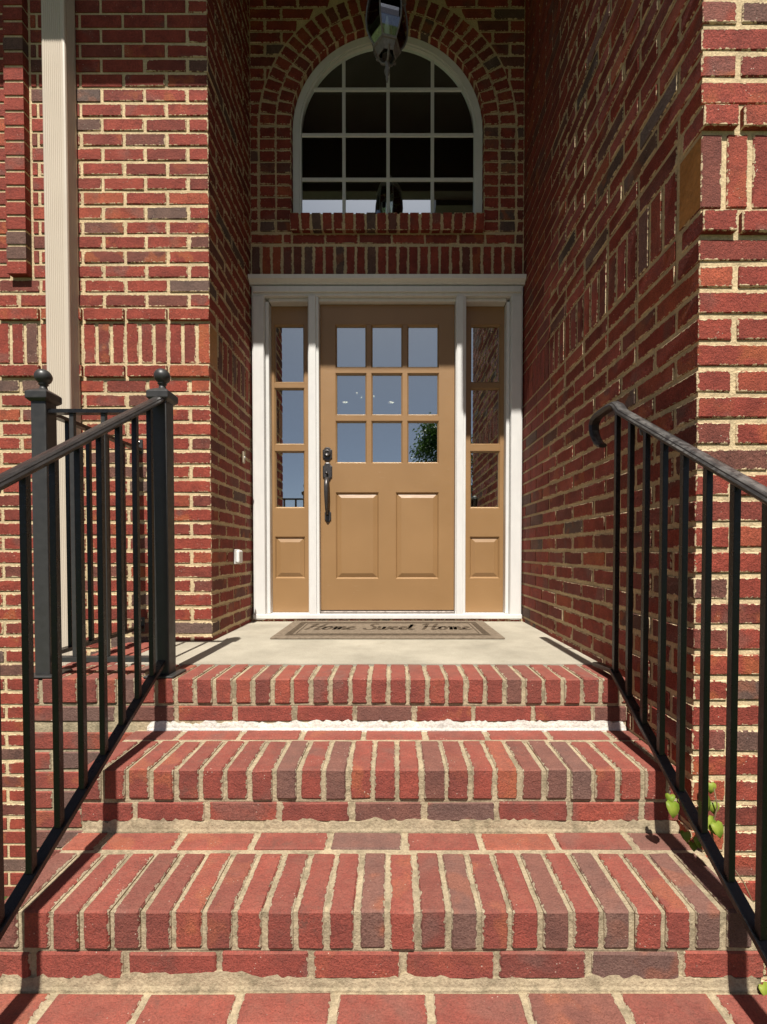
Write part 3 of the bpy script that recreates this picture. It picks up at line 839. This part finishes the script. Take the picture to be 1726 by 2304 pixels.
# ------------------------------------------------------------------ downspout
ds = thing('downspout', (-1.663, 2.25, GROUND), 'beige square ribbed downspout on the sunlit brick wall', 'downspout')
x0, x1, y0, y1 = -1.722, -1.606, 2.213, 2.288
out = []
out += [(x0, y1), (x0, y0+.010), (x0+.003, y0+.003), (x0+.010, y0)]
nr = 9
for i in range(nr):
    xa = x0+.016+(x1-x0-.032)*i/nr; wv = (x1-x0-.032)/nr
    out += [(xa, y0), (xa+wv*.2, y0+.0022), (xa+wv*.6, y0+.0022), (xa+wv*.8, y0)]
out += [(x1-.010, y0), (x1-.003, y0+.003), (x1, y0+.010)]
for i in range(5):
    ya = y0+.016+.05*i/5; out += [(x1, ya), (x1-.002, ya+.002), (x1-.002, ya+.006), (x1, ya+.008)]
out += [(x1, y1)]
n_ = len(out)
def spout_part(name, za, zb, g=0.0):
    cx_, cy_ = (x0+x1)/2, (y0+y1)/2
    P = [(cx_+(x-cx_)*(1+g), cy_+(y-cy_)*(1+g)) for x, y in out]
    V = [(x, y, za) for x, y in P]+[(x, y, zb) for x, y in P]
    return solid(name, V, [tuple(range(n_))[::-1], tuple(range(n_, 2*n_))]+[(i, (i+1) % n_, n_+(i+1) % n_, n_+i) for i in range(n_)], 'spout', ds)
spout_part('lower_pipe', GROUND+.08, 1.085); spout_part('upper_pipe', 1.0, 3.98, .012)
multi('elbow_shoe', [(x0, x1, y0-.10, y1, GROUND+.0, GROUND+.0795)], 'spout', ds)

# ------------------------------------------------------------------ railings
CAP = [(-.0225, 0), (-.023, .005), (-.0185, .009), (-.018, .012), (-.011, .0155), (0, .0165), (.011, .0155), (.018, .012), (.0185, .009), (.023, .005), (.0225, 0), (.013, -.007), (-.013, -.007)]
CHN = [(-.0155, -.007), (-.0155, .006), (-.013, .008), (.013, .008), (.0155, .006), (.0155, -.007)]
SQ = .0165
def picket(x, y, z0, z1, parent, s=SQ, mat='iron'):
    return bbox('picket', x-s/2, x+s/2, y-s/2, y+s/2, z0, z1, mat, parent, .0012)
def newel(x, y, z, top, parent, s=.056, ball=True):
    p = bbox('post', x-s/2, x+s/2, y-s/2, y+s/2, z+.006, top, 'post', parent, .004, 2)
    bbox('base_plate', x-s*.98, x+s*.98, y-s*.98, y+s*.98, z+.0005, z+.0075, 'post', p, .002)
    V, F = bevelled([(x+a*q, y+b*q, top+zz) for q, zz in ((s/2+.002, -.022), (s/2+.012, -.012), (s/2+.012, .012), (s/2+.004, .019), (.014, .030)) for a, b in ((-1, -1), (1, -1), (1, 1), (-1, 1))],
                    [(3, 2, 1, 0), (16, 17, 18, 19)]+[(r_*4+i, r_*4+(i+1) % 4, r_*4+4+(i+1) % 4, r_*4+4+i) for r_ in range(4) for i in range(4)], .0016)
    cp = solid('cap', V, F, 'post', p)
    if ball:
        pr_ = [(.017, .026), (.013, .034), (.011, .042), (.014, .046), (.017, .048), (.014, .051)]
        for i in range(13):
            t = -math.pi/2+.42+(math.pi-.43)*i/12; pr_.append((max(.0005, .0285*math.cos(t)), .077+.0285*math.sin(t)))
        V, F = lathe(pr_, 20, (x, y, top)); solid('finial', V, F, 'post', p, True)
    return p
def rail(parent, x, pts, prof, name, mat):
    V, F = sweep([(x, y, z) for y, z in pts], prof); return solid(name, V, F, mat, parent)

lr = thing('porch_railing', (-.95, 1.4, -.3), 'black metal railing with ball-topped posts beside the downspout', 'railing')
XLr, YP = -.863, 1.668
newel(XLr, YP, 0, 1.045, lr); newel(-1.308, YP, 0, 1.043, lr)
SL = .603
def hz(y): return .993+(y-1.593)*.612
def bz(y): return .042+(y-1.622)*.595
rail(lr, XLr, [(YP-.024, hz(YP-.024)), (-.20, hz(-.20))][::-1], CAP, 'handrail', 'iron_rail')
rail(lr, XLr, [(YP-.024, bz(YP-.024)), (-.20, bz(-.20))][::-1], CHN, 'bottom_rail', 'iron')
for i in range(22):
    y = 1.578-i*.0897
    if y > -.16: picket(XLr, y, bz(y)+.006, hz(y)-.004, lr)
newel(XLr, -.22, GROUND, hz(-.22)+.03, lr)
# level guard between the two posts
V, F = sweep([(-1.282, YP, .990), (-.899, YP, .990)], [(-.016, -.007), (.016, -.007), (.016, .007), (-.016, .007)], Vector((0, 1, 0))); solid('top_bar', V, F, 'iron', lr)
V, F = sweep([(-1.282, YP, .060), (-.899, YP, .060)], [(-.016, -.009), (.016, -.009), (.016, .009), (-.016, .009)], Vector((0, 1, 0))); solid('bottom_bar', V, F, 'post', lr)
for x in (-1.201, -1.083, -.968): picket(x, YP, .069, .983, lr, .0165, 'post')
# level guard from the corner post back to the wall
rail(lr, -1.308, [(YP+.026, .992), (YL-.004, .992)], [(-.016, -.007), (.016, -.007), (.016, .007), (-.016, .007)], 'top_bar', 'iron')
rail(lr, -1.308, [(YP+.026, .075), (YL-.004, .075)], [(-.016, -.008), (.016, -.008), (.016, .008), (-.016, .008)], 'bottom_bar', 'iron')
for y in (1.79, 1.91, 2.03, 2.15): picket(-1.308, y, .083, .985, lr, .0165)
for z in (1.005, .085):
    b_ = bbox('wall_bracket', -1.326, -1.290, YL-.006, YL-.0005, z-.035, z+.040, 'post', lr, .002)
    V, F = lathe([(.006, 0), (.006, .004), (.002, .006)], 10, (0, 0, 0)); solid('bolt', [(-1.308+v[0], YL-.006-v[2], z+.025+v[1]) for v in V], F, 'alu', b_)

rr_ = thing('stair_railing', (.815, 1.3, -.3), 'black metal stair railing with curled handrail end by the right wall', 'railing')
XRr = .806
def hz2(y): return .986+(y-1.618)*.609
def bz2(y): return .040+(y-1.612)*.640
yk = 1.672
top = [(-.20, hz2(-.20)), (1.565, hz2(1.565)), (1.592, .983), (1.612, .994), (1.645, .998), (1.742, .996), (1.765, .990), (1.779, .974), (1.777, .948), (1.763, .922), (1.742, .899), (1.719, .883), (1.702, .876)]
V, F = sweep([(XRr, y, z) for y, z in top], CAP, scale=[1]*5+[.98, .95, .9, .88, .86, .85, .84, .7]); solid('handrail', V, F, 'iron_worn', rr_)
rail(rr_, XRr, [(-.20, bz2(-.20)), (1.600, bz2(1.600)), (1.625, .030), (1.74, .022)], CHN, 'bottom_rail', 'iron')
for i in range(22):
    y = 1.592-i*.0917
    if y > -.16: picket(XRr, y, bz2(y)+.006, hz2(y)-.004, rr_)
newel(XRr, -.22, GROUND, hz2(-.22)+.03, rr_)
for z, y in ((.890, 1.535),):
    V, F = tube([(XRr+.004, y, z+.05), (XRr+.022, y, z+.045), (XRr+.044, y, z+.03), (XRr+.0605, y, z+.0)], .0055, 8); wb = solid('wall_bracket', V, F, 'iron', rr_, True)
    V, F = lathe([(.022, 0), (.022, .004), (.012, .007)], 14, (0, 0, 0)); solid('flange', [(XR-.0005-v[2], y+v[0], z+v[1]) for v in V], F, 'iron', wb)

# ------------------------------------------------------------------ lantern
lx, ly, lz = -.030, 2.40, 2.957
ln = thing('porch_lantern', (lx, ly, lz), 'grey hexagonal hanging lantern in front of the arched window', 'lantern')
c = (lx, ly, lz); H0 = R(12)
V, F = lathe([(.002, 0), (.006, .012), (.008, .024), (.005, .034), (.012, .046), (.016, .060), (.011, .076), (.007, .088), (.012, .096), (.013, .103), (.006, .108)], 14, c); solid('finial', V, F, 'lantern', ln, True)
for k in range(3):
    a = H0+2*math.pi*k/3+R(30); ca, sa = math.cos(a), math.sin(a)
    V, F = tube([(lx+ca*r, ly+sa*r, lz+z) for r, z in ((.007, .104), (.020, .106), (.032, .114), (.040, .128), (.047, .140), (.054, .144), (.059, .138))], .0058, 8); solid('scroll_arm', V, F, 'lantern', ln, True)
def hexring(name, prof, mat, closed=False):
    if not closed: V, F = lathe(prof, 6, c, H0)
    else:
        V, F = lathe(prof+[prof[0]], 6, c, H0); F = F[:-2]
    return solid(name, V, F, mat, ln)
hexring('skirt', [(.044, .134), (.049, .132), (.068, .170), (.063, .172)], 'lantern', True)
hexring('lower_rim', [(.060, .170), (.073, .168), (.077, .174), (.074, .181), (.060, .181)], 'lantern', True)
V, F = lathe([(.022, .136), (.026, .134), (.026, .178), (.022, .178)], 12, c); solid('socket_cup', V, F, 'bronze', ln)
GP = [(.070, .181), (.092, .212), (.107, .248), (.112, .290), (.108, .350), (.094, .430)]
for k in range(6):
    a, b = H0+k*math.pi/3, H0+(k+1)*math.pi/3
    V = [(lx+r*math.cos(t), ly+r*math.sin(t), lz+z) for r, z in GP for t in (a, b)]
    V += [(lx+(r-.003)*math.cos(t), ly+(r-.003)*math.sin(t), lz+z) for r, z in GP for t in (a, b)]
    n2 = len(GP)*2
    F = [(i*2, i*2+1, i*2+3, i*2+2) for i in range(len(GP)-1)]+[(n2+i*2, n2+i*2+2, n2+i*2+3, n2+i*2+1) for i in range(len(GP)-1)]
    solid('glass_panel', V, F, 'lglass', ln)
    V, F = tube([(lx+(r+.001)*math.cos(a), ly+(r+.001)*math.sin(a), lz+z) for r, z in GP], .0042, 6); solid('glass_rib', V, F, 'lantern', ln)
hexring('upper_rim', [(.094, .430), (.106, .432), (.106, .442), (.094, .444)], 'lantern')
hexring('hood', [(.100, .444), (.092, .470), (.070, .500), (.045, .518), (.030, .540), (.024, .560), (.012, .570)], 'lantern')
V, F = tube([(lx, ly, lz+.568), (lx, ly, 4.52)], .006, 6); solid('hanging_rod', V, F, 'lantern', ln)
V, F = lathe([(.012, .178), (.014, .29), (.012, .30), (.004, .345)], 8, c); solid('candle_tube', V, F, 'plastic', ln)

# ------------------------------------------------------------------ doormat with lettering
mx0, mx1, my0, my1 = -.652, .597, 2.335, 2.915
dm = thing('doormat', ((mx0+mx1)/2, (my0+my1)/2, 0), 'taupe doormat with dark border and welcome lettering at the door', 'doormat')
bbox('pile', mx0, mx1, my0, my1, .0006, .010, 'mat_pile', dm, .003)
def frame_flat(name, i0, i1, z):
    A = [(mx0+i0, my0+i0), (mx1-i0, my0+i0), (mx1-i0, my1-i0), (mx0+i0, my1-i0)]
    Bq = [(mx0+i1, my0+i1), (mx1-i1, my0+i1), (mx1-i1, my1-i1), (mx0+i1, my1-i1)]
    V = [(x, y, z) for x, y in A]+[(x, y, z) for x, y in Bq]+[(x, y, z-.001) for x, y in A]+[(x, y, z-.001) for x, y in Bq]
    F = []
    for i in range(4):
        j = (i+1) % 4; F += [(i, j, 4+j, 4+i), (8+i, 12+i, 12+j, 8+j), (i, 8+i, 8+j, j), (4+i, 4+j, 12+j, 12+i)]
    return solid(name, V, F, 'mat_print', dm)
frame_flat('border', .062, .098, .0112); frame_flat('border', .112, .118, .0112)
GL = {  # script letters as strokes in a unit box
 'H': ([[(.05, .0), (.14, .25), (.22, .7), (.26, 1.0), (.12, .92), (.05, .78)], [(.55, .0), (.60, .35), (.70, .8), (.80, 1.02)], [(.10, .45), (.3, .55), (.62, .50), (.85, .60)], [(.55, .0), (.66, -.02), (.78, .14)]], .86),
 'S': ([[(.62, .88), (.5, 1.0), (.34, .92), (.30, .74), (.46, .55), (.58, .36), (.50, .08), (.28, .0), (.08, .12), (.06, .26)], [(.50, .08), (.66, .06), (.74, .16)]], .74),
 'o': ([[(.0, .14), (.10, .40), (.26, .52), (.40, .40), (.38, .12), (.22, .0), (.08, .10), (.10, .36), (.28, .50), (.44, .40), (.56, .42)]], .54),
 'm': ([[(.0, .40), (.10, .50), (.12, .0), (.16, .34), (.28, .50), (.34, .36), (.34, .0), (.38, .32), (.50, .50), (.57, .36), (.57, .06), (.64, .0), (.74, .12)]], .72),
 'e': ([[(.0, .14), (.20, .24), (.34, .40), (.24, .52), (.10, .40), (.08, .16), (.20, .0), (.36, .04), (.48, .16)]], .46),
 'w': ([[(.0, .40), (.08, .50), (.08, .14), (.18, .0), (.30, .16), (.34, .50), (.34, .14), (.44, .0), (.56, .18), (.58, .48), (.68, .44)]], .66),
 't': ([[(.0, .14), (.12, .50), (.18, .90), (.12, .20), (.20, .0), (.34, .12)], [(-.02, .60), (.18, .62), (.36, .68)]], .34),
}
def cat(P, k=5):
    Q = []
    for i in range(len(P)-1):
        p0, p1, p2, p3 = P[max(i-1, 0)], P[i], P[i+1], P[min(i+2, len(P)-1)]
        for s_ in range(k):
            t = s_/k; Q.append(tuple(.5*((2*p1[d])+(-p0[d]+p2[d])*t+(2*p0[d]-5*p1[d]+4*p2[d]-p3[d])*t*t+(-p0[d]+3*p1[d]-3*p2[d]+p3[d])*t**3) for d in (0, 1)))
    Q.append(P[-1]); return Q
words = 'Home Sweet Home'; tot = sum(GL[ch_][1] if ch_ != ' ' else .42 for ch_ in words)
hgt = .20; wid = .98; kx = wid/tot; pen = (mx0+mx1)/2-wid/2
for ch_ in words:
    if ch_ == ' ': pen += .42*kx; continue
    V, F = [], []
    for s_ in GL[ch_][0]:
        P = cat(s_); b0 = len(V)
        pp = [((x*kx)+.28*kx*y*.6, y*hgt) for x, y in P]
        for i, (x, y) in enumerate(pp):
            dx = pp[min(i+1, len(pp)-1)][0]-pp[max(i-1, 0)][0]; dy = pp[min(i+1, len(pp)-1)][1]-pp[max(i-1, 0)][1]
            l = math.hypot(dx, dy) or 1; hw_ = .0062+.0035*abs(dy/l)
            a, b_ = -dy/l*hw_, dx/l*hw_
            yb_ = 2.575
            V += [(pen+x+a, yb_+y+b_, .0112), (pen+x-a, yb_+y-b_, .0112), (pen+x-a, yb_+y-b_, .0102), (pen+x+a, yb_+y+b_, .0102)]
        for i in range(len(pp)-1):
            q = b0+i*4
            F += [(q+1, q, q+4, q+5), (q+2, q+1, q+5, q+6), (q+3, q+2, q+6, q+7), (q, q+3, q+7, q+4)]
        F += [(b0, b0+1, b0+2, b0+3), (len(V)-1, len(V)-2, len(V)-3, len(V)-4)]
    solid('letter', V, F, 'mat_print', dm)
    pen += GL[ch_][1]*kx

# ------------------------------------------------------------------ small fittings on the walls
dbell = thing('doorbell', (XL, 2.781, 1.03), 'small beige doorbell plate on the shaded side wall', 'doorbell')
bbox('plate', XL-.001, XL+.012, 2.766, 2.796, 1.020, 1.092, 'beige', dbell, .003)
V, F = lathe([(.008, 0), (.008, .003), (.004, .005)], 12, (0, 0, 0)); solid('button', [(XL+.012+v[2], 2.781+v[0], 1.056+v[1]) for v in V], F, 'plastic', dbell, True)
oc = thing('outlet_cover', (XL, 2.66, .39), 'white weatherproof outlet cover low on the shaded side wall', 'outlet')
bbox('back_plate', XL-.001, XL+.010, 2.612, 2.700, .392, .480, 'plastic', oc, .003)
bbox('flip_lid', XL+.0102, XL+.030, 2.622, 2.690, .398, .474, 'plastic', oc, .009, 3)
for x, lb in ((-.537, 'small metal hook above the door frame near the handle side'), (.450, 'small metal hook above the door frame near the hinge side')):
    V, F = tube([(x, 2.975, 2.282), (x, 2.935, 2.284), (x, 2.922, 2.276), (x, 2.924, 2.264), (x, 2.934, 2.262)], .0035, 6)
    hk = solid('hook', V, F, 'alu', None, True); tag(hk, lb, 'hook')

# ------------------------------------------------------------------ vine at the foot of the right wall
vn = thing('vine', (.90, 1.19, -.50), 'bright green heart-leaved vine growing between steps and brick wall', 'plant')
V, F = tube([(.895, 1.235, -.60), (.893, 1.22, -.45), (.886, 1.20, -.36), (.880, 1.205, -.30), (.900, 1.21, -.24), (.893, 1.215, -.19)], [.004, .0035, .003, .003, .002, .0015], 6); solid('stem', V, F, 'stem', vn, True)
V, F = tube([(.886, 1.20, -.38), (.905, 1.17, -.37), (.92, 1.14, -.40), (.925, 1.11, -.44)], [.003, .0025, .002, .0015], 6); solid('stem', V, F, 'stem', vn, True)
def vleaf(c, size, yaw, pitch, roll):
    o_ = [(0, .0), (.28, -.14), (.50, .02), (.50, .32), (.34, .66), (0, 1.0), (-.34, .66), (-.50, .32), (-.50, .02), (-.28, -.14)]
    V = [Vector((0, .35*size, -.06*size))]+[Vector((x*size, y*size, (.10*abs(x)-.16*y*y)*size)) for x, y in o_]
    q = len(o_); mt = Matrix.Rotation(yaw, 4, 'Z') @ Matrix.Rotation(pitch, 4, 'X') @ Matrix.Rotation(roll, 4, 'Y')
    top = [mt @ v + Vector(c) for v in V]; nrm = (mt.to_3x3() @ Vector((0, 0, 1)))*.0008
    VV = top+[v-nrm for v in top]; F = [(0, 1+i, 1+(i+1) % q) for i in range(q)]+[(q+1, q+2+(i+1) % q, q+2+i) for i in range(q)]+[(1+i, q+2+i, q+2+(i+1) % q, 1+(i+1) % q) for i in range(q)]
    return solid('leaf', VV, F, 'vine', vn, True)
def P3(px, py, Y):
    u = (CY-py)/FPX; a = (px-CX)/FPX; yr = math.cos(PITCH)+u*math.sin(PITCH); zr = -math.sin(PITCH)+u*math.cos(PITCH)
    t = Y/yr; return (a*t, Y, CAMZ+zr*t)
for px, py, Y, s_, yw, pt in [(1512, 1806, 1.200, .046, 2.9, -1.0), (1508, 1788, 1.215, .028, 2.6, -.8), (1534, 1796, 1.21, .030, -2.8, -1.0), (1598, 1762, 1.235, .034, 2.8, -1.2), (1586, 1792, 1.225, .046, -2.7, -1.1),
                              (1592, 1842, 1.205, .048, -2.6, -.9), (1610, 1852, 1.19, .044, -2.9, -1.0), (1542, 1872, 1.20, .030, 2.8, -.8), (1570, 1884, 1.18, .034, -2.8, -1.2), (1588, 1905, 1.165, .042, -2.5, -1.0),
                              (1560, 1896, 1.19, .026, 2.6, -.7), (1604, 1806, 1.225, .036, 2.9, -1.2), (1716, 2216, 1.02, .036, -2.7, -.9)]:
    vleaf(P3(px, py, Y), s_*.84, yw, pt, rnd.uniform(-.4, .4))

# ------------------------------------------------------------------ tree in the front yard, seen reflected in the door
tr = thing('yard_tree', (2.8, -19.0, GROUND), 'leafy green yard tree reflected in the lower right door pane', 'tree')
V, F = tube([(2.8, -19, GROUND-.1), (2.85, -19, 1.2), (2.8, -19.1, 3.0), (2.75, -19, 5.0), (2.7, -19, 6.9)], [.2, .16, .13, .08, .03], 9); solid('trunk', V, F, 'bark', tr, True)
tv = random.Random(4); cl_ = []
for i in range(80):
    a = tv.uniform(0, 6.28); zz = tv.uniform(2.4, 7.0); rm = 2.1*math.sqrt(max(.05, 1-((zz-4.4)/2.9)**2)); r_ = rm*math.sqrt(tv.random())
    cl_.append((2.75+r_*math.cos(a), -19+r_*math.sin(a), zz+.4))
for q in cl_[:8]:
    V, F = tube([(2.8, -19, max(1.5, q[2]-1.6)), ((2.8+q[0])/2, (-19+q[1])/2, q[2]-.7), q], [.06, .04, .015], 6); solid('limb', V, F, 'bark', tr, True)
V, F = [], []
for q in cl_:
    for i in range(150):
        d = Vector((tv.gauss(0, .33), tv.gauss(0, .33), tv.gauss(0, .27))); p = Vector(q)+d
        n3 = Vector((tv.gauss(0, 1), tv.gauss(0, 1), tv.gauss(0, 1))).normalized(); a = n3.orthogonal().normalized()*.085; b = n3.cross(a).normalized()*.05
        k = len(V); V += [p-a, p-b, p+a, p+b]; F.append((k, k+1, k+2, k+3))
tag(solid('crown', V, F, 'tree', tr), kind='stuff')
